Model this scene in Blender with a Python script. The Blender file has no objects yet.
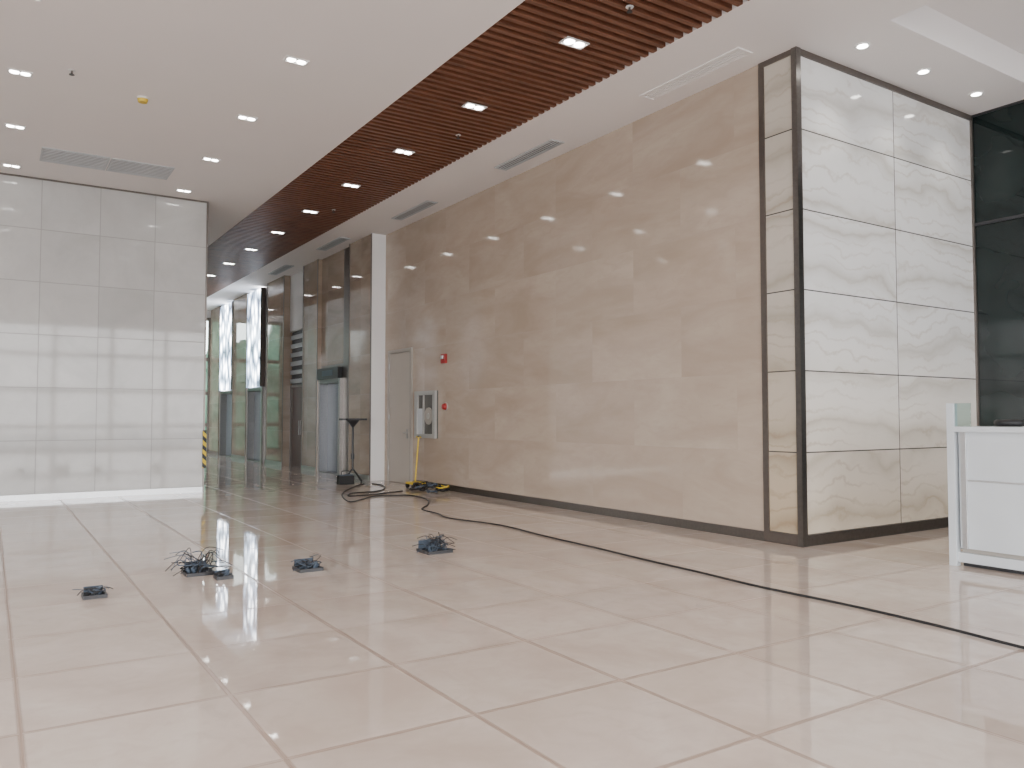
import bpy, math, random
from mathutils import Vector, Matrix
random.seed(7)
scene=bpy.context.scene
H=5.48
XW=7.38; XL=7.05
YB=-6.5; XS=-9.0; YE=32.0

# ---------------------------------------------------------------- node helpers
class NT:
    def __init__(s,name):
        s.mat=bpy.data.materials.new(name); s.mat.use_nodes=True
        s.t=s.mat.node_tree; s.t.nodes.clear()
        s.out=s.t.nodes.new('ShaderNodeOutputMaterial')
    def n(s,typ,**kw):
        nd=s.t.nodes.new(typ)
        for k,v in kw.items(): setattr(nd,k,v)
        return nd
    def put(s,sock,v):
        if isinstance(v,bpy.types.NodeSocket): s.t.links.new(v,sock)
        elif v is not None: sock.default_value=v
    def m(s,op,a,b=None,c=None):
        nd=s.n('ShaderNodeMath',operation=op)
        s.put(nd.inputs[0],a)
        if b is not None: s.put(nd.inputs[1],b)
        if c is not None: s.put(nd.inputs[2],c)
        return nd.outputs[0]
    def comb(s,a,b,c):
        nd=s.n('ShaderNodeCombineXYZ')
        for i,v in enumerate((a,b,c)): s.put(nd.inputs[i],v)
        return nd.outputs[0]
    def pos(s):
        g=s.n('ShaderNodeNewGeometry'); sp=s.n('ShaderNodeSeparateXYZ')
        s.t.links.new(g.outputs['Position'],sp.inputs[0])
        return g.outputs['Position'],[sp.outputs[i] for i in range(3)]
    def mix(s,f,a,b,blend='MIX'):
        nd=s.n('ShaderNodeMix',data_type='RGBA',blend_type=blend)
        s.put(nd.inputs[0],f)
        s.put(nd.inputs[6],a if isinstance(a,bpy.types.NodeSocket) else (*a,1))
        s.put(nd.inputs[7],b if isinstance(b,bpy.types.NodeSocket) else (*b,1))
        return nd.outputs[2]
    def ramp(s,f,stops):
        nd=s.n('ShaderNodeValToRGB'); s.put(nd.inputs[0],f)
        e=nd.color_ramp.elements
        while len(e)<len(stops): e.new(0.5)
        for i,(p,c) in enumerate(stops):
            e[i].position=p; e[i].color=(*c,1) if len(c)==3 else c
        return nd.outputs[0]
    def noise(s,vec,scale,detail=4,rough=.5,dist=0):
        nd=s.n('ShaderNodeTexNoise'); s.put(nd.inputs['Vector'],vec)
        nd.inputs['Scale'].default_value=scale; nd.inputs['Detail'].default_value=detail
        nd.inputs['Roughness'].default_value=rough; nd.inputs['Distortion'].default_value=dist
        return nd.outputs[0]
    def mapr(s,v,a,b,c,d):
        nd=s.n('ShaderNodeMapRange'); s.put(nd.inputs[0],v)
        for i,x in enumerate((a,b,c,d)): nd.inputs[i+1].default_value=x
        return nd.outputs[0]
    def bsdf(s,col,rough=.5,metal=0,spec=.5,bump=None,bs=.1,bd=.01,ior=1.5,emis=None,es=0):
        b=s.n('ShaderNodeBsdfPrincipled')
        s.put(b.inputs['Base Color'],col if isinstance(col,bpy.types.NodeSocket) else (*col,1))
        s.put(b.inputs['Roughness'],rough); s.put(b.inputs['Metallic'],metal)
        b.inputs['IOR'].default_value=ior
        b.inputs['Specular IOR Level'].default_value=spec
        if emis is not None:
            s.put(b.inputs['Emission Color'],emis if isinstance(emis,bpy.types.NodeSocket) else (*emis,1))
            s.put(b.inputs['Emission Strength'],es)
        if bump is not None:
            bn=s.n('ShaderNodeBump'); bn.inputs['Strength'].default_value=bs
            bn.inputs['Distance'].default_value=bd
            s.put(bn.inputs['Height'],bump); s.t.links.new(bn.outputs[0],b.inputs['Normal'])
        s.t.links.new(b.outputs[0],s.out.inputs[0]); return b
    def tiles(s,u,v,su,sv,ou,ov,w0,w1,stagger=0):
        V=s.m('DIVIDE',s.m('SUBTRACT',v,ov),sv)
        U=s.m('DIVIDE',s.m('SUBTRACT',u,ou),su)
        fv=s.m('FLOOR',V)
        if stagger: U=s.m('ADD',U,s.m('MULTIPLY',fv,stagger))
        fu=s.m('FLOOR',U)
        ru=s.m('SUBTRACT',U,fu); rv=s.m('SUBTRACT',V,fv)
        du=s.m('MULTIPLY',s.m('MINIMUM',ru,s.m('SUBTRACT',1,ru)),su)
        dv=s.m('MULTIPLY',s.m('MINIMUM',rv,s.m('SUBTRACT',1,rv)),sv)
        d=s.m('MINIMUM',du,dv)
        mask=s.mapr(d,w0,w1,1,0)
        wn=s.n('ShaderNodeTexWhiteNoise',noise_dimensions='3D')
        s.put(wn.inputs[0],s.comb(fu,fv,3.7))
        return mask,wn.outputs[0],wn.outputs[1]

def simple(name,col,rough=.5,metal=0,var=.06,scale=8,spec=.5,emis=None,es=0):
    N=NT(name); P,_=N.pos()
    f=N.noise(P,scale,1,.5)
    dark=tuple(c*(1-var) for c in col); lit=tuple(min(1,c*(1+var)) for c in col)
    N.bsdf(N.mix(f,dark,lit),rough,metal,spec=spec,emis=emis,es=es)
    if emis is not None: N.mat.cycles.emission_sampling='NONE'
    return N.mat

def marble(name,axes,c0,c1,c2,size,off,stag=0,rough=.1,joint=(.3,.26,.22),jw=(.002,.005),tilevar=.12,cloud=.9,spec=.5,jmix=.6,stretch=1.0,ior=1.5,vein=.30):
    N=NT(name); P,xyz=N.pos()
    u=xyz[axes[0]]; v=xyz[axes[1]]
    mask,r,rc=N.tiles(u,v,size[0],size[1],off[0],off[1],jw[0],jw[1],stag)
    vm=N.n('ShaderNodeVectorMath',operation='SCALE'); N.put(vm.inputs[0],rc); vm.inputs['Scale'].default_value=20
    base=N.comb(u,N.m('MULTIPLY',v,stretch),N.m('MULTIPLY',u,.2))
    va=N.n('ShaderNodeVectorMath',operation='ADD'); N.put(va.inputs[0],base); N.put(va.inputs[1],vm.outputs[0])
    f=N.noise(va.outputs[0],cloud,4,.55,.8)
    g=N.noise(va.outputs[0],cloud*5,3,.6,1.0)
    col=N.ramp(f,[(.3,c0),(.5,c1),(.72,c2)])
    col=N.mix(N.mapr(g,.45,.75,0,vein),col,c0)
    k=N.mapr(r,0,1,1-tilevar,1+tilevar*.6)
    col=N.mix(1.0,col,N.comb(k,k,k),'MULTIPLY')
    col=N.mix(N.m('MULTIPLY',mask,jmix),col,joint)
    rg=N.m('ADD',N.m('MULTIPLY',mask,.3),rough)
    N.bsdf(col,rg,spec=spec,ior=ior)
    return N.mat

def travertine(name,ax,su,ou,tint=(1,1,1)):
    N=NT(name); P,xyz=N.pos(); u=xyz[ax]; v=xyz[2]
    mask,r,rc=N.tiles(u,v,su,.8933,ou,.12,.005,.008)
    vm=N.n('ShaderNodeVectorMath',operation='SCALE'); N.put(vm.inputs[0],rc); vm.inputs['Scale'].default_value=15
    base=N.comb(N.m('MULTIPLY',u,.8),0.0,N.m('MULTIPLY',v,1.0))
    va=N.n('ShaderNodeVectorMath',operation='ADD'); N.put(va.inputs[0],base); N.put(va.inputs[1],vm.outputs[0])
    warp=N.noise(va.outputs[0],1.1,2,.45)
    fine=N.noise(va.outputs[0],4.5,4,.6)
    h=N.m('ADD',N.m('ADD',N.m('MULTIPLY',v,1.0),N.m('MULTIPLY',warp,.85)),N.m('MULTIPLY',fine,.13))
    h=N.m('ADD',h,r)
    s1=N.m('ABSOLUTE',N.m('SINE',N.m('MULTIPLY',h,5.0)))
    s2=N.m('ABSOLUTE',N.m('SINE',N.m('ADD',N.m('MULTIPLY',h,19.0),N.m('MULTIPLY',fine,3.0))))
    amt=N.noise(va.outputs[0],1.5,2,.5)
    col=N.ramp(s1,[(0,(.58,.565,.53)),(.25,(.66,.65,.625)),(.6,(.73,.73,.715)),(1,(.765,.765,.755))])
    thin=N.m('MULTIPLY',N.mapr(s2,.0,.50,1,0),N.mapr(amt,.36,.62,0.05,.48))
    col=N.mix(thin,col,(.47,.41,.34))
    warm_low_light=N.mapr(v,.1,2.6,1.0,0)  # warmer light low on the wall, painted into the stone colour
    col=N.mix(warm_low_light,col,N.mix(1.0,col,(.93,.81,.65),'MULTIPLY'))
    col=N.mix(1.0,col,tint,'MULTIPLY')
    col=N.mix(mask,col,(.07,.065,.06))
    N.bsdf(col,.08,ior=1.5)
    return N.mat

# ---------------------------------------------------------------- mesh builder
class B:
    def __init__(s,name,origin=(0,0,0)):
        s.name=name;s.o=Vector(origin);s.v=[];s.f=[];s.mi=[];s.sm=[];s.mats=[]
    def _m(s,mat):
        if mat not in s.mats: s.mats.append(mat)
        return s.mats.index(mat)
    def raw(s,vs,fs,mat,smooth=False):
        b=len(s.v); s.v+= [Vector(p)-s.o for p in vs]; i=s._m(mat)
        for f in fs: s.f.append([b+k for k in f]); s.mi.append(i); s.sm.append(smooth)
    def box(s,x0,x1,y0,y1,z0,z1,mat,facemats=None,M=None):
        vs=[Vector((x,y,z)) for z in (z0,z1) for y in (y0,y1) for x in (x0,x1)]
        if M is not None: vs=[M@p for p in vs]
        names=['-z','+z','-y','+y','-x','+x']
        fs=[(0,2,3,1),(4,5,7,6),(0,1,5,4),(2,6,7,3),(0,4,6,2),(1,3,7,5)]
        b=len(s.v); s.v+=[p-s.o for p in vs]
        for nm,f in zip(names,fs):
            s.f.append([b+k for k in f]); s.sm.append(False)
            s.mi.append(s._m((facemats or {}).get(nm,mat)))
        return s
    def cyl(s,p0,p1,r0,mat,r1=None,n=16,caps=True):
        p0=Vector(p0);p1=Vector(p1); r1=r0 if r1 is None else r1
        d=(p1-p0).normalized(); a=d.orthogonal().normalized(); c=d.cross(a)
        vs=[]
        for p,r in ((p0,r0),(p1,r1)):
            for i in range(n):
                t=2*math.pi*i/n; vs.append(p+a*math.cos(t)*r+c*math.sin(t)*r)
        s.raw(vs,[(i,(i+1)%n,n+(i+1)%n,n+i) for i in range(n)],mat,True)
        if caps: s.raw(vs,[list(range(n))[::-1],list(range(n,2*n))],mat)
        return s
    def tube(s,pts,r,mat,n=8,sub=6,closed=False):
        P=[Vector(p) for p in pts]; Q=[]
        L=len(P)
        for i in range(L if closed else L-1):
            if closed: a,b,c,d=P[(i-1)%L],P[i],P[(i+1)%L],P[(i+2)%L]
            else: a,b,c,d=P[max(i-1,0)],P[i],P[i+1],P[min(i+2,L-1)]
            for k in range(sub):
                t=k/sub
                Q.append(.5*((2*b)+(c-a)*t+(2*a-5*b+4*c-d)*t*t+(3*b-3*c+d-a)*t**3))
        if not closed: Q.append(P[-1])
        vs=[];m=len(Q)
        for i,q in enumerate(Q):
            t=((Q[(i+1)%m]-Q[i-1]) if closed else (Q[min(i+1,m-1)]-Q[max(i-1,0)]))
            t=t.normalized() if t.length>1e-9 else Vector((1,0,0))
            up=Vector((0,0,1)) if abs(t.z)<.95 else Vector((1,0,0))
            a=t.cross(up).normalized(); c=a.cross(t)
            for j in range(n):
                w=2*math.pi*j/n; vs.append(q+a*math.cos(w)*r+c*math.sin(w)*r)
        fs=[]
        for i in range(m if closed else m-1):
            for j in range(n):
                i2=(i+1)%m
                fs.append((i*n+j,i*n+(j+1)%n,i2*n+(j+1)%n,i2*n+j))
        s.raw(vs,fs,mat,True)
        if not closed: s.raw(vs,[list(range(n)),list(range((m-1)*n,m*n))],mat)
        return s
    def done(s,bevel=0):
        me=bpy.data.meshes.new(s.name); me.from_pydata([tuple(p) for p in s.v],[],s.f)
        for m in s.mats: me.materials.append(m)
        me.polygons.foreach_set('material_index',s.mi); me.polygons.foreach_set('use_smooth',s.sm)
        me.update()
        ob=bpy.data.objects.new(s.name,me); ob.location=s.o; scene.collection.objects.link(ob)
        if bevel:
            md=ob.modifiers.new('bevel','BEVEL'); md.width=bevel; md.segments=2; md.limit_method='ANGLE'
        return ob

# ---------------------------------------------------------------- materials
M_floor=marble('floor_marble',(0,1),(.62,.505,.425),(.715,.605,.52),(.79,.695,.615),(.9,.9),(.15,.605),0,.035,(.33,.21,.15),(.004,.018),.05,1.1,jmix=.7,ior=1.6,vein=.5)
M_wmain=marble('wall_beige_marble',(1,2),(.405,.320,.250),(.455,.368,.295),(.505,.42,.345),(1.8,.8933),(.15,.12),.5,.07,(.30,.23,.18),(.001,.004),.025,.6,jmix=.4,stretch=3,vein=.45)
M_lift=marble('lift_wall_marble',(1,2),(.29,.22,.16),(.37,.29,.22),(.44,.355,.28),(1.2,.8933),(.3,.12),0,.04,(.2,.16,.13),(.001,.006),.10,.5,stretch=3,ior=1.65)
M_wleft=marble('wall_white_marble',(0,2),(.465,.46,.445),(.53,.525,.51),(.575,.57,.555),(.9,.9),(-.22,.1),0,.05,(.28,.27,.26),(.003,.010),.05,.9,jmix=.75,ior=1.47)
M_wleft_side=marble('wall_white_marble_side',(1,2),(.50,.49,.46),(.58,.57,.55),(.64,.63,.61),(.9,.9),(.75,.1),0,.08,(.42,.40,.38),(.002,.006),.06,.7)
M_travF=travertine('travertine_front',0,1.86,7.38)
M_travS=travertine('travertine_side_shaded',1,2.0,5.3,(.72,.66,.58))  # same stone as the front; tint bakes this face's weaker light into the colour
M_ceil=simple('ceiling_paint',(.88,.845,.83),.75,var=.02,scale=1)
M_white=simple('white_paint',(.82,.81,.80),.6,var=.03,scale=2)
M_steel=simple('brushed_steel',(.42,.41,.40),.28,1,var=.15,scale=30)
M_dsteel=simple('dark_brushed_steel',(.20,.19,.18),.3,1,var=.15,scale=30)
M_lsteel=simple('elevator_steel',(.20,.225,.26),.45,.75,var=.12,scale=30)
M_bronze=simple('bronze_trim',(.17,.15,.135),.32,.8,var=.1,scale=20)
M_dark=simple('dark_metal',(.035,.035,.038),.4,.3,var=.2,scale=20)
M_black=simple('black_rubber',(.012,.012,.013),.55,var=.2,scale=40)
M_bluegrey=simple('blue_grey_conduit',(.07,.095,.13),.5,var=.3,scale=40)
M_yellow=simple('yellow_paint',(.70,.50,.04),.5,var=.2,scale=20)
M_red=simple('red_enamel',(.35,.02,.02),.4,var=.1,scale=20)
M_door=simple('door_beige_paint',(.48,.435,.38),.45,var=.04,scale=3)
M_frame=simple('door_frame_paint',(.38,.35,.31),.4,var=.04,scale=3)
M_alu=simple('aluminium',(.62,.63,.64),.35,.9,var=.08,scale=30)
M_grille=simple('grille_grey',(.55,.58,.60),.5,var=.03,scale=5)
M_gap=simple('diffuser_slot',(.13,.13,.14),.7,var=.03,scale=5)
M_gapl=simple('diffuser_slot_light',(.42,.42,.42),.7,var=.03,scale=5)
M_cab=simple('cabinet_interior',(.10,.095,.085),.3,var=.4,scale=4)
M_cabf=simple('cabinet_frame',(.45,.45,.43),.45,.3,var=.06,scale=20)
M_counter=simple('counter_white_film',(.62,.66,.69),.28,var=.08,scale=3)
M_lamp=simple('lamp_lens',(.9,.9,.88),.4,emis=(1,.97,.92),es=25)
M_conc=simple('exterior_paving',(.40,.40,.39),.8,var=.15,scale=.6)
M_tree=simple('sky_dimming_foliage',(.08,.15,.10),.9,var=.8,scale=1.2)
# wood slats
N=NT('wood_slats'); P,xyz=N.pos()
mp=N.comb(N.m('MULTIPLY',xyz[0],1.0),N.m('MULTIPLY',xyz[1],9),N.m('MULTIPLY',xyz[2],9))
f=N.noise(mp,3,2,.6,.3)
N.bsdf(N.ramp(f,[(.3,(.125,.048,.026)),(.55,(.185,.074,.041)),(.8,(.24,.102,.058))]),.42); M_wood=N.mat
M_woodbk=simple('wood_backing',(.03,.012,.008),.7,var=.2)
N=NT('door_wood'); P,xyz=N.pos()
f=N.noise(N.comb(N.m('MULTIPLY',xyz[0],8),N.m('MULTIPLY',xyz[1],8),xyz[2]),3,3,.6,.3)
N.bsdf(N.ramp(f,[(.3,(.05,.022,.014)),(.8,(.11,.05,.03))]),.35); M_dwood=N.mat
# dark glass panel wall
N=NT('dark_glass_cladding'); P,xyz=N.pos()
f=N.noise(P,1.5,2,.5,0)
N.bsdf(N.ramp(f,[(.3,(.005,.010,.010)),(.7,(.010,.019,.018))]),.02,ior=1.45); M_dglass=N.mat
# crystal light panel
N=NT('crystal_light_panel'); P,xyz=N.pos()
vo=N.n('ShaderNodeTexVoronoi'); N.put(vo.inputs['Vector'],N.comb(xyz[1],xyz[0],N.m('MULTIPLY',xyz[2],.6))); vo.inputs['Scale'].default_value=3.2
e=N.ramp(vo.outputs['Distance'],[(.15,(1,1,1)),(.45,(.16,.20,.26)),(.75,(.02,.025,.035))])
N.bsdf(N.mix(1.0,(.8,.8,.82),e,'MULTIPLY'),.15,emis=e,es=18); M_crys=N.mat
# window glass (thin architectural)
N=NT('window_glass')
tr=N.n('ShaderNodeBsdfTransparent'); tr.inputs[0].default_value=(.80,.90,.88,1)
gl=N.n('ShaderNodeBsdfGlossy'); gl.inputs['Roughness'].default_value=.02
fr=N.n('ShaderNodeFresnel'); fr.inputs[0].default_value=1.45
mx=N.n('ShaderNodeMixShader'); N.t.links.new(fr.outputs[0],mx.inputs[0]); N.t.links.new(tr.outputs[0],mx.inputs[1]); N.t.links.new(gl.outputs[0],mx.inputs[2])
N.t.links.new(mx.outputs[0],N.out.inputs[0]); M_glass=N.mat
# hazard stripes
N=NT('hazard_stripes'); P,xyz=N.pos()
st=N.m('GREATER_THAN',N.m('FRACT',N.m('MULTIPLY',N.m('ADD',xyz[2],xyz[0]),6)),.5)
N.bsdf(N.mix(st,(.02,.02,.02),(.75,.55,.03)),.5); M_haz=N.mat

# ---------------------------------------------------------------- shell
B('floor').box(XS-.2,11.3,YB-.2,YE+.2,-.2,0,M_floor).done()
B('ceiling').box(XS-.2,4.31,YB-.2,YE+.2,H,H+.5,M_ceil).done()
B('ceiling').box(6.15,XW+.3,YB-.2,YE+.2,H,H+.5,M_ceil).done()
B('ceiling').box(4.31,6.15,YB-.2,YE+.2,H+.25,H+.5,M_woodbk).done()
B('ceiling').box(XW+.3,11.3,4.64,6.3,H,H+.5,M_ceil).done()
B('ceiling').box(XW+.3,11.3,YB-.2,4.64,H+.35,H+.5,M_ceil).done()
w=B('wood_slat_ceiling',(5.23,12,H))
y=YB
while y<YE:
    w.box(4.312,6.148,y,y+.062,H-.005,H+.10,M_wood); y+=.135
w.done()
# main wall
B('wall_main').box(XW,XW+.3,6.05,16.48,0,H,M_wmain).done()
B('baseboard_main').box(XW-.012,XW+.0,6.07,15.0,0,.11,M_dsteel).done()
# lift wall: pilasters
for a,b in ((16.48,17.83),(19.95,21.13),(22.79,24.47),(26.74,28.54),(30.42,YE)):
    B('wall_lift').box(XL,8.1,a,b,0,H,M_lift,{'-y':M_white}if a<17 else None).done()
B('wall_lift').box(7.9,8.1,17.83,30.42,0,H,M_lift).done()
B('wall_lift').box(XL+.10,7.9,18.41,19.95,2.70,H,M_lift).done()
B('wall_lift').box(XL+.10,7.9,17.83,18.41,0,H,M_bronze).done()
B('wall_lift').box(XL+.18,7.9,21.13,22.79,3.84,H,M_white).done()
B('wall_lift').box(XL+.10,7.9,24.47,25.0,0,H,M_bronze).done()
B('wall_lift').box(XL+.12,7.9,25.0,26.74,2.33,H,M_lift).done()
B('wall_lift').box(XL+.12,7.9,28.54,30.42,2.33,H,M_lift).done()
tb=B('trim_lift_wall')
for yy in (16.50,17.79,19.97,21.09,22.81,24.43,26.76,28.50,30.44):
    tb.box(XL-.015,XL+.0,yy-.02,yy+.02,0,H,M_bronze)
for a,b in ((16.52,17.77),(19.99,21.07),(22.83,24.41),(26.78,28.48),(30.46,31.9)):
    tb.box(XL-.02,XL,a,b,0,.11,M_steel)
tb.done()
lv=B('louver_panel',(XL+.3,21.96,2.3))
lv.box(XL+.25,XL+.3,21.13,22.79,2.3,3.84,M_gap)
z=2.36
while z<3.8:
    lv.box(XL+.2,XL+.25,21.15,22.77,z,z+.12,M_grille); z+=.25
lv.done()
d=B('door_1',(XL+.3,21.96,0))
d.box(XL+.25,XL+.3,21.2,21.94,0,2.25,M_dwood).box(XL+.25,XL+.3,21.96,22.72,0,2.25,M_dwood)
d.box(XL+.2,XL+.3,21.13,21.2,0,2.3,M_bronze).box(XL+.2,XL+.3,22.72,22.79,0,2.3,M_bronze).box(XL+.2,XL+.3,21.2,22.72,2.25,2.3,M_bronze)
d.cyl((XL+.21,21.88,.9),(XL+.21,21.88,1.3),.012,M_steel).cyl((XL+.21,22.02,.9),(XL+.21,22.02,1.3),.012,M_steel)
d.done()
def elevator(y0,y1,ztop,sign=False):
    e=B('elevator_door',(XL+.3,(y0+y1)/2,0)); mid=(y0+y1)/2; q=.24
    e.box(XL+q,XL+q+.04,y0+.12,mid-.004,0.01,ztop-.1,M_lsteel).box(XL+q,XL+q+.04,mid+.004,y1-.12,.01,ztop-.1,M_lsteel)
    e.box(XL+q+.04,XL+q+.08,y0,y1,0,ztop,M_dark)
    e.box(XL+.02,XL+q,y0,y0+.12,0,ztop,M_steel).box(XL+.02,XL+q,y1-.12,y1,0,ztop,M_steel)
    e.box(XL+.02,XL+q,y0+.12,y1-.12,ztop-.1,ztop,M_dsteel)
    e.box(XL+.02,XL+q,y0+.12,y1-.12,0,.008,M_steel)
    if sign:
        e.box(XL-.02,XL+.09,y0+.05,y1-.05,ztop+.0,ztop+.28,M_dark)
        e.box(XL-.026,XL-.02,y0+.4,y1-.4,ztop+.08,ztop+.22,M_bluegrey)
    e.done()
elevator(18.41,19.95,2.34,True)
B('trim_elevator_header').box(XL+.1,7.9,18.41,19.95,2.34,2.7,M_bronze).done()
elevator(25.0,26.74,2.33); elevator(28.54,30.42,2.33)
for a,b in ((25.1,26.64),(28.64,30.32)):
    c=B('crystal_light_panel',(XL,(a+b)/2,3.8))
    c.box(XL-.02,XL+.12,a,b,2.35,5.42,M_crys).box(XL-.03,XL+.12,a-.05,a,2.34,5.44,M_bronze).box(XL-.03,XL+.12,b,b+.05,2.34,5.44,M_bronze)
    c.done()
def glazing(name,axis,fixed,a0,a1,z0,z1,step,rows,th=.06,mat=M_bronze,pane=True):
    g=B(name)
    def bx(u0,u1,zz0,zz1,t,m):
        if axis=='x': g.box(u0,u1,fixed-t,fixed+t,zz0,zz1,m)
        else: g.box(fixed-t,fixed+t,u0,u1,zz0,zz1,m)
    n=max(1,round((a1-a0)/step)); s_=(a1-a0)/n
    for i in range(n+1):
        u=a0+i*s_; bx(max(a0,u-.07),min(a1,u+.07),z0,z1,th,mat)
    for zz in [z0+.05]+rows+[z1-.05]:
        bx(a0,a1,zz-.07,zz+.07,th*.9,mat)
    if pane:
        if axis=='x': g.raw([(a0,fixed,z0),(a1,fixed,z0),(a1,fixed,z1),(a0,fixed,z1)],[(0,1,2,3)],M_glass)
        else: g.raw([(fixed,a0,z0),(fixed,a1,z0),(fixed,a1,z1),(fixed,a0,z1)],[(0,1,2,3)],M_glass)
    g.done()
glazing('window_1','x',YB,XS+.5,10.8,.0,5.3,2.1,[1.0,2.5,4.0],pane=False)
B('wall_back').box(XS-.2,XS+.5,YB-.15,YB+.1,0,H,M_white).box(10.8,11.3,YB-.15,YB+.1,0,H,M_white).box(XS+.5,10.8,YB-.15,YB+.1,5.3,H,M_white).done()
glazing('window_2','y',XS,-5.5,7.5,.0,5.0,1.6,[1.1,2.3,3.6],pane=False)
B('wall_side').box(XS-.15,XS+.15,YB+.1,-5.5,0,H,M_wleft_side).box(XS-.15,XS+.15,7.5,15.75,0,H,M_wleft_side).box(XS-.15,XS+.15,-5.5,7.5,5.0,H,M_white).done()
glazing('window_3','x',YE,3.39,7.05,.0,5.2,.9,[1.1,2.3,3.6])
B('wall_end').box(3.39,7.05,YE-.1,YE+.1,5.2,H,M_white).done()
# left marble block
B('wall_left').box(XS,3.37,15.75,YE,0,H-.02,M_wleft,{'+x':M_wleft_side}).done()
B('baseboard_left').box(XS,3.37,15.73,15.75,0,.10,M_alu).done()
B('trim_left_corner').box(3.37,3.40,15.74,15.80,0,H-.03,M_bronze).box(XS,3.40,15.735,15.748,H-.03,H,M_bronze).done()
B('hazard_corner_guard',(3.38,15.7,.5)).box(3.36,3.41,15.71,15.73,.45,1.15,M_haz).box(3.41,3.425,15.71,15.85,.45,1.15,M_haz).done()
# travertine box
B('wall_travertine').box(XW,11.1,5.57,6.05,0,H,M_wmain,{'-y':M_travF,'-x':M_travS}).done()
t=B('trim_travertine')
t.box(XW-.03,XW+.05,5.54,5.61,0,H,M_dsteel)
t.box(XW-.02,XW+.0,6.0,6.07,0,H,M_bronze)
t.box(XW-.018,XW,5.61,6.0,H-.06,H,M_bronze).box(XW-.02,XW,5.61,6.0,0,.12,M_bronze)
t.box(XW+.05,11.06,5.55,5.57,0,.12,M_dsteel).box(XW+.05,11.06,5.55,5.57,H-.07,H,M_bronze)
t.box(11.04,11.09,5.54,5.57,0,H,M_bronze)
t.done()
# dark cladding
dw=B('wall_dark_glass'); dw.box(11.1,11.3,YB+.1,6.05,0,H+.5,M_white)
dw.box(11.07,11.1,4.0,5.56,.0,3.97,M_dglass).box(11.07,11.1,4.0,5.56,4.0,H-.01,M_dglass)
dw.box(11.07,11.1,YB+.1,3.98,0,3.97,M_dglass).box(11.07,11.1,YB+.1,3.98,4.0,H-.01,M_dglass)
dw.box(11.05,11.1,YB+.1,5.56,3.965,4.005,M_dark).box(11.05,11.1,YB+.1,5.56,H-.03,H+.0,M_dark)
dw.done()
# ---------------------------------------------------------------- main-wall door etc
d=B('door_2',(XW,15.65,0))
d.box(XW-.05,XW,15.07,15.14,0,2.85,M_frame).box(XW-.05,XW,16.16,16.23,0,2.85,M_frame).box(XW-.05,XW,15.14,16.16,2.78,2.85,M_frame)
d.box(XW-.03,XW,15.15,16.15,.01,2.77,M_door)
d.box(XW-.055,XW-.03,15.22,15.27,.95,1.15,M_steel)
d.cyl((XW-.07,15.25,1.07),(XW-.07,15.38,1.07),.012,M_steel)
for zz in (.3,1.4,2.5): d.cyl((XW-.05,16.14,zz-.05),(XW-.05,16.14,zz+.05),.012,M_steel)
d.done()
c=B('fire_hose_cabinet',(XW,14.4,1))
a0,a1,z0,z1=13.95,14.84,.98,1.92
c.box(XW-.03,XW,a0,a1,z0,z1,M_cab)
for q in ((a0,a1,z0,z0+.08),(a0,a1,z1-.08,z1),(a0,a0+.10,z0+.08,z1-.08),(a1-.10,a1,z0+.08,z1-.08)):
    c.box(XW-.08,XW-.03,*q,M_cabf)
c.box(XW-.06,XW-.03,a1-.36,a1-.33,z0+.08,z1-.08,M_cabf)
c.box(XW-.05,XW-.03,a1-.33,a1-.10,z0+.08,z1-.35,M_grille)
c.cyl((XW-.05,14.28,1.42),(XW-.03,14.28,1.42),.17,M_frame,n=24)
c.cyl((XW-.06,14.28,1.42),(XW-.05,14.28,1.42),.06,M_cabf,n=24)
c.done()
a=B('fire_alarm_strobe',(XW,13.68,2.5)); a.box(XW-.05,XW,13.59,13.77,2.44,2.62,M_red).box(XW-.08,XW-.05,13.64,13.72,2.52,2.59,M_alu); a.done(.006)
a=B('fire_alarm_bell',(XW,13.63,1.6)); a.cyl((XW-.02,13.63,1.6),(XW,13.63,1.6),.08,M_cabf,n=24).cyl((XW-.07,13.63,1.6),(XW-.02,13.63,1.6),.05,M_red,r1=.07,n=24); a.done()

# ---------------------------------------------------------------- ceiling fittings
def spot(x,y,z,power,size=100,blend=.8,rad=.05):
    l=bpy.data.lights.new('downlight_beam','SPOT'); l.energy=power; l.spot_size=math.radians(size); l.spot_blend=blend
    l.shadow_soft_size=rad; l.color=(1,.95,.88)
    o=bpy.data.objects.new('downlight_beam',l); o.location=(x,y,z); scene.collection.objects.link(o)
    return o
def downlight(x,y,z,wx_,wy_,n=2,power=0,depth=.0):
    b=B('downlight',(x,y,z)); fr=.018
    b.box(x-wx_/2,x+wx_/2,y-wy_/2,y-wy_/2+fr,z-.012,z+.0,M_white).box(x-wx_/2,x+wx_/2,y+wy_/2-fr,y+wy_/2,z-.012,z,M_white)
    b.box(x-wx_/2,x-wx_/2+fr,y-wy_/2+fr,y+wy_/2-fr,z-.012,z,M_white).box(x+wx_/2-fr,x+wx_/2,y-wy_/2+fr,y+wy_/2-fr,z-.012,z,M_white)
    b.box(x-wx_/2+fr,x+wx_/2-fr,y-wy_/2+fr,y+wy_/2-fr,z-.004,z-.001,M_gapl)
    iw=(wx_-2*fr)/n
    for i in range(n):
        cx=x-wx_/2+fr+iw*(i+.5)
        b.cyl((cx,y,z-.010),(cx,y,z-.004),min(iw,wy_)*.45,M_lamp,n=12)
    b.done()
    if power: spot(x,y,z-.03,power)
k=0; y=6.8
while y<31:
    downlight(5.25,y,H-.006,.30,.17,2,25 if (k%3==0 and y>12) else 0); y+=2.14; k+=1
for y in (.4,2.5,4.65): downlight(5.25,y,H-.006,.30,.17,2,0)
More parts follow.
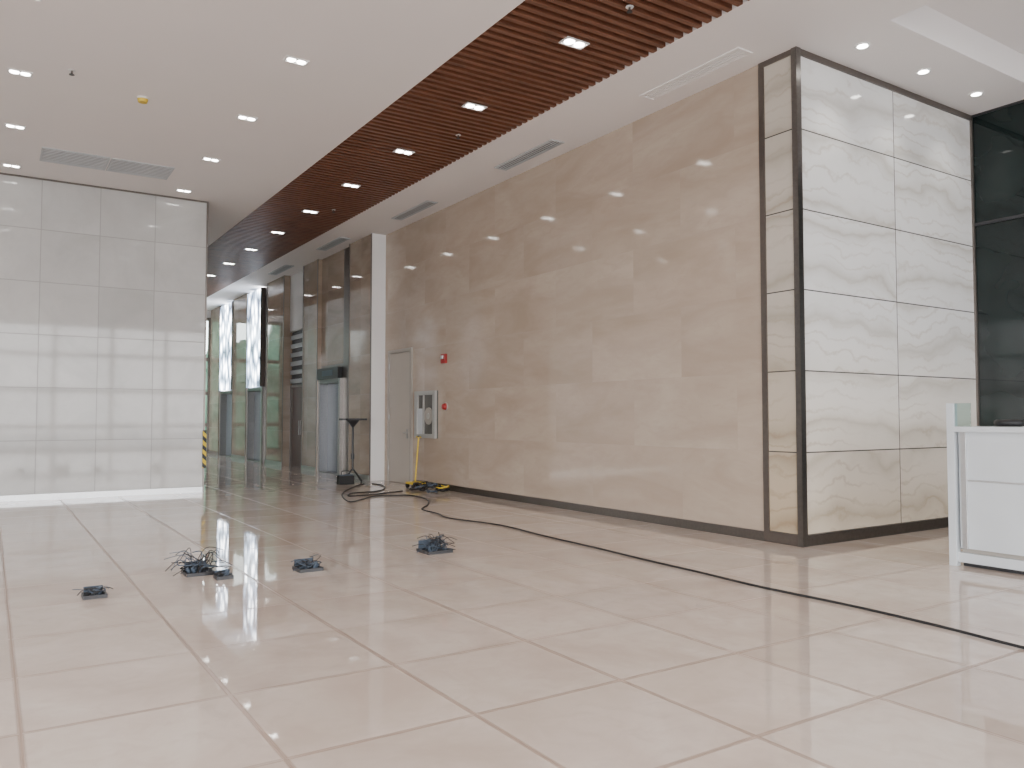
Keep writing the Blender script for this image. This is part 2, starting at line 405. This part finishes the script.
for i in range(-2,4):
    y=8.9+2.1*i
    for x in (.22,2.86,-2.4,-5.0): downlight(x,y,H,.26,.15,2,0)
for x in (7.95,9.15,10.35):
    b=B('downlight',(x,5.13,H)); b.cyl((x,5.13,H-.01),(x,5.13,H),.085,M_white,n=24).cyl((x,5.13,H-.014),(x,5.13,H-.010),.055,M_lamp,n=24); b.done()
    o=spot(x,5.13,H-.04,45,95,1)
def slotdiff(name,x,y,lx,ly,z,nslots,along,gap,fr_m=None):
    fm=fr_m or M_grille
    b=B(name,(x,y,z)); x0,x1,y0,y1=x-lx/2,x+lx/2,y-ly/2,y+ly/2; fr=.025
    b.box(x0,x1,y0,y1,z-.004,z,gap)
    b.box(x0,x1,y0,y0+fr,z-.015,z-.004,fm).box(x0,x1,y1-fr,y1,z-.015,z-.004,fm)
    b.box(x0,x0+fr,y0+fr,y1-fr,z-.015,z-.004,fm).box(x1-fr,x1,y0+fr,y1-fr,z-.015,z-.004,fm)
    for i in range(1,nslots):
        if along=='y':
            xx=x0+(x1-x0)*i/nslots; b.box(xx-.008,xx+.008,y0+fr,y1-fr,z-.013,z-.004,fm)
        else:
            yy=y0+(y1-y0)*i/nslots; b.box(x0+fr,x1-fr,yy-.011,yy+.011,z-.013,z-.004,fm)
    b.done()
for y in (3.0,6.7,10.2,14.2,18.0,22): slotdiff('air_diffuser',6.95 if y<16 else 6.7,y,.24,1.6,H,5,'y',M_white if y<7 else M_gap,M_ceil if y<7 else None)
slotdiff('air_diffuser',1.05,14.25,.93,.75,H,9,'x',M_gapl); slotdiff('air_diffuser',2.0,14.25,.93,.75,H,9,'x',M_gapl)
def sprinkler(x,y):
    b=B('sprinkler_head',(x,y,H)); b.cyl((x,y,H-.008),(x,y,H),.04,M_white).cyl((x,y,H-.05),(x,y,H-.008),.012,M_bronze).cyl((x,y,H-.056),(x,y,H-.05),.03,M_dark); b.done()
for x,y in ((.73,10.6),(.73,6.6),(5.25,5.9),(5.6,10),(5.6,15)): sprinkler(x,y)
b=B('smoke_detector',(1.56,11.03,H)); b.cyl((1.56,11.03,H-.02),(1.56,11.03,H),.07,M_white,n=24).cyl((1.56,11.03,H-.06),(1.56,11.03,H-.02),.055,M_yellow,r1=.065,n=24); b.done()

# ---------------------------------------------------------------- reception counter
c=B('reception_counter',(8.0,3,0))
x0=7.67
c.box(x0+.06,8.4,.6,4.05,0.0,.06,M_dark)
c.box(x0,8.45,.5,4.07,.04,.13,M_counter)
c.box(x0+.05,8.4,.55,4.05,.13,.17,M_frame)
c.box(x0+.02,8.4,.5,4.05,.17,1.26,M_counter)
c.box(x0-.03,8.5,.4,4.10,1.26,1.31,M_counter)
c.box(x0+.005,x0+.02,.5,4.03,.80,.815,M_alu)
for yy in (4.0,2.9,1.8,.7): c.box(x0+.0,x0+.02,yy-.025,yy+.025,.17,1.26,M_alu)
c.box(x0-.02,x0+.05,4.07,4.14,.0,1.53,M_counter)
c.box(x0-.0,x0+.004,3.92,4.07,1.31,1.53,M_glass)
c.box(x0+.05,8.4,4.07,4.11,.15,1.31,M_counter)
c.done(.006)
tr=B('tape_roll',(7.95,3.75,1.31))
pts=[(7.95+.09*math.cos(i*math.pi/6),3.72+.09*math.sin(i*math.pi/6),1.345) for i in range(12)]
tr.tube(pts,.034,M_black,n=10,sub=3,closed=True); tr.done()

# ---------------------------------------------------------------- floor items
cab=[(6.62,15.8),(6.1,15.1),(5.4,13.9),(4.99,12.55),(5.3,12.75),(5.7,13.12),(6.29,12.94),(6.2,12.1),(5.85,11.4),(5.5,10.9),(5.45,10.3),(5.34,9.74),(5.54,8.76),(5.47,7.68),(5.43,6.61),(5.38,5.81),(5.36,5.15),(5.32,4.44),(5.35,3.64),(5.32,2.95),(5.25,2.4),(5.2,1.6),(5.3,.3),(5.0,-2)]
B('extension_cable',(5.4,8,0)).tube([(x,y,.012) for x,y in cab],.010,M_black).done()
c2=[(6.75,15.7),(6.75,15.2),(6.5,14.5),(6.1,14.0),(5.6,13.9),(5.35,13.4),(5.9,13.5),(6.4,13.7),(6.55,13.8)]
B('extension_cable',(6.3,14,0)).tube([(x,y,.012) for x,y in c2],.011,M_black).done()

def wirebox(x,y,s,n,seed,spread,blue,hmax=.12,strays=0):
    rnd=random.Random(seed)
    b=B('floor_outlet_box',(x,y,0))
    b.box(x-s,x+s,y-s,y+s,.0,.012,M_dark).box(x-s,x+s,y-s,y-s+.015,.012,.03,M_dark).box(x-s,x+s,y+s-.015,y+s,.012,.03,M_dark)
    b.box(x-s,x-s+.015,y-s+.015,y+s-.015,.012,.03,M_dark).box(x+s-.015,x+s,y-s+.015,y+s-.015,.012,.03,M_dark)
    b.box(x-s*.8,x+s*.8,y+s,y+s+.012,.0,.01+s*.7,M_bluegrey)
    def rp(k): 
        a=rnd.uniform(0,6.283); r=math.sqrt(rnd.random())*k
        return x+math.cos(a)*r,y+math.sin(a)*r
    for i in range(n):
        p=[(*rp(s*.7),.014)]
        for q in range(3): p.append((*rp(spread*.75),rnd.uniform(.02,hmax)))
        b.tube(p,rnd.choice((.003,.004,.005)),M_bluegrey if rnd.random()<blue else M_black,n=5,sub=5)
    for i in range(strays):
        a=rnd.uniform(0,6.283); r=rnd.uniform(.6,1.3)*spread; hh=rnd.uniform(.03,hmax*1.15)
        k=rnd.uniform(-.9,.9)
        b.tube([(*rp(s*.6),.02),(x+math.cos(a+k)*r*.55,y+math.sin(a+k)*r*.55,hh),(x+math.cos(a)*r,y+math.sin(a)*r,hh*rnd.uniform(.3,1.2))],.0032,M_black if rnd.random()>blue*.6 else M_bluegrey,n=5,sub=5)
    for i in range(max(3,int(s*50))):
        a=rnd.uniform(0,6.28); q=rnd.uniform(.0,.7)*s
        px,py=x+q*math.cos(a),y+q*math.sin(a)
        b.cyl((px,py,.012),(px+.02*math.cos(a),py+.02*math.sin(a),rnd.uniform(.04,.08)),.018,rnd.choice((M_bluegrey,M_dark)),n=10)
    b.done()
wirebox(.72,7.05,.085,6,1,.12,.4,.08,8)
wirebox(1.60,7.58,.12,10,2,.23,.4,.20,26)
wirebox(1.74,7.25,.07,5,5,.10,.5,.06,3)
wirebox(2.48,7.22,.11,8,3,.16,.3,.09,12)
wirebox(3.91,7.46,.14,18,4,.20,.8,.16,26)

# pedestal stand
sx,sy=6.56,16.3
s_=B('pedestal_stand',(sx,sy,0))
s_.cyl((sx,sy,.25),(sx,sy,1.3),.022,M_dark).cyl((sx,sy,.5),(sx,sy,.62),.035,M_dark)
for i in range(4):
    a=i*math.pi/2+.4; s_.tube([(sx,sy,.3),(sx+.16*math.cos(a),sy+.16*math.sin(a),.14),(sx+.27*math.cos(a),sy+.27*math.sin(a),.015)],.016,M_dark)
s_.box(sx-.24,sx+.24,sy-.2,sy+.2,1.33,1.37,M_dark).cyl((sx,sy,1.18),(sx,sy,1.33),.025,M_dark,r1=.14)
s_.done()
b=B('tool_box',(6.25,16.2,0)); b.box(6.1,6.42,15.85,16.02,.0,.18,M_black).box(6.12,6.40,15.87,16.0,.18,.2,M_bluegrey).tube([(6.17,15.93,.2),(6.18,15.93,.27),(6.34,15.93,.27),(6.35,15.93,.2)],.01,M_dark); b.done(.004)
p=B('yellow_trolley',(7.05,14.4,0))
p.tube([(7.16,14.36,1.0),(7.12,14.35,.55),(7.08,14.34,.13)],.016,M_yellow)
p.tube([(7.16,14.26,1.0),(7.17,14.36,1.02),(7.16,14.46,1.0)],.014,M_haz)
p.box(6.95,7.25,14.2,14.5,.08,.12,M_yellow)
for xx in (6.98,7.2):
    for yy in (14.22,14.48): p.cyl((xx-.02,yy,.05),(xx+.02,yy,.05),.05,M_black)
p.done()
pl=B('cable_pile',(6.95,13.5,0)); rnd=random.Random(9)
for i in range(11):
    cx=6.87+rnd.uniform(-.15,.15); cy=13.3+rnd.uniform(-.35,.3); r=rnd.uniform(.08,.17); z=.016+i*.014
    pts=[(cx+r*math.cos(a*math.pi/4),cy+r*math.sin(a*math.pi/4),z+rnd.uniform(0,.05)) for a in range(8)]
    pl.tube(pts,.012,rnd.choice((M_black,M_black,M_yellow,M_bluegrey)),n=6,sub=4,closed=True)
pl.done()

# ---------------------------------------------------------------- exterior
B('ground_exterior').box(-60,60,-60,70,-.35,-.21,M_conc).done()
h=B('sky_dimming_hedge',(5,38,0)); rnd=random.Random(3)  # hedge added to dim the sky behind the end glazing
for i in range(26):
    x=-3+i*.7; r=rnd.uniform(.8,1.3); hh=rnd.uniform(3.8,6.5)
    h.cyl((x,38+rnd.uniform(-.8,.8),-.2),(x+rnd.uniform(-.2,.2),38,hh*.6),r*.8,M_tree,r1=r,n=9).cyl((x,38,hh*.6),(x,38,hh),r,M_tree,r1=r*.3,n=9)
h.done()
# ---------------------------------------------------------------- world + portals
wd=bpy.data.worlds.new('overcast_sky'); scene.world=wd; wd.use_nodes=True
t=wd.node_tree; bg=t.nodes['Background']
tc=t.nodes.new('ShaderNodeTexCoord'); sp=t.nodes.new('ShaderNodeSeparateXYZ'); t.links.new(tc.outputs['Generated'],sp.inputs[0])
rp=t.nodes.new('ShaderNodeValToRGB'); t.links.new(sp.outputs[2],rp.inputs[0])
rp.color_ramp.elements[0].color=(.98,.97,.97,1); rp.color_ramp.elements[1].color=(.74,.80,.90,1)
t.links.new(rp.outputs[0],bg.inputs[0]); bg.inputs[1].default_value=10.2
def portal(loc,rot,sx,sy):
    l=bpy.data.lights.new('window_portal','AREA'); l.shape='RECTANGLE'; l.size=sx; l.size_y=sy; l.energy=1
    l.cycles.is_portal=True
    o=bpy.data.objects.new('window_portal',l); o.location=loc; o.rotation_euler=rot; scene.collection.objects.link(o)
portal((.9,YB-.12,2.65),(math.radians(90),0,0),19.8,5.3)
portal((XS-.2,1,2.5),(math.radians(90),0,math.radians(-90)),13,5.0)

# ---------------------------------------------------------------- camera
cd=bpy.data.cameras.new('camera'); cd.sensor_width=36; cd.lens=801/1024*36; cd.clip_end=200
co=bpy.data.objects.new('camera',cd); scene.collection.objects.link(co); scene.camera=co
co.location=(0,0,1.4)
co.rotation_euler=(math.radians(90)+math.atan(33/801),0,-math.atan(523/801))
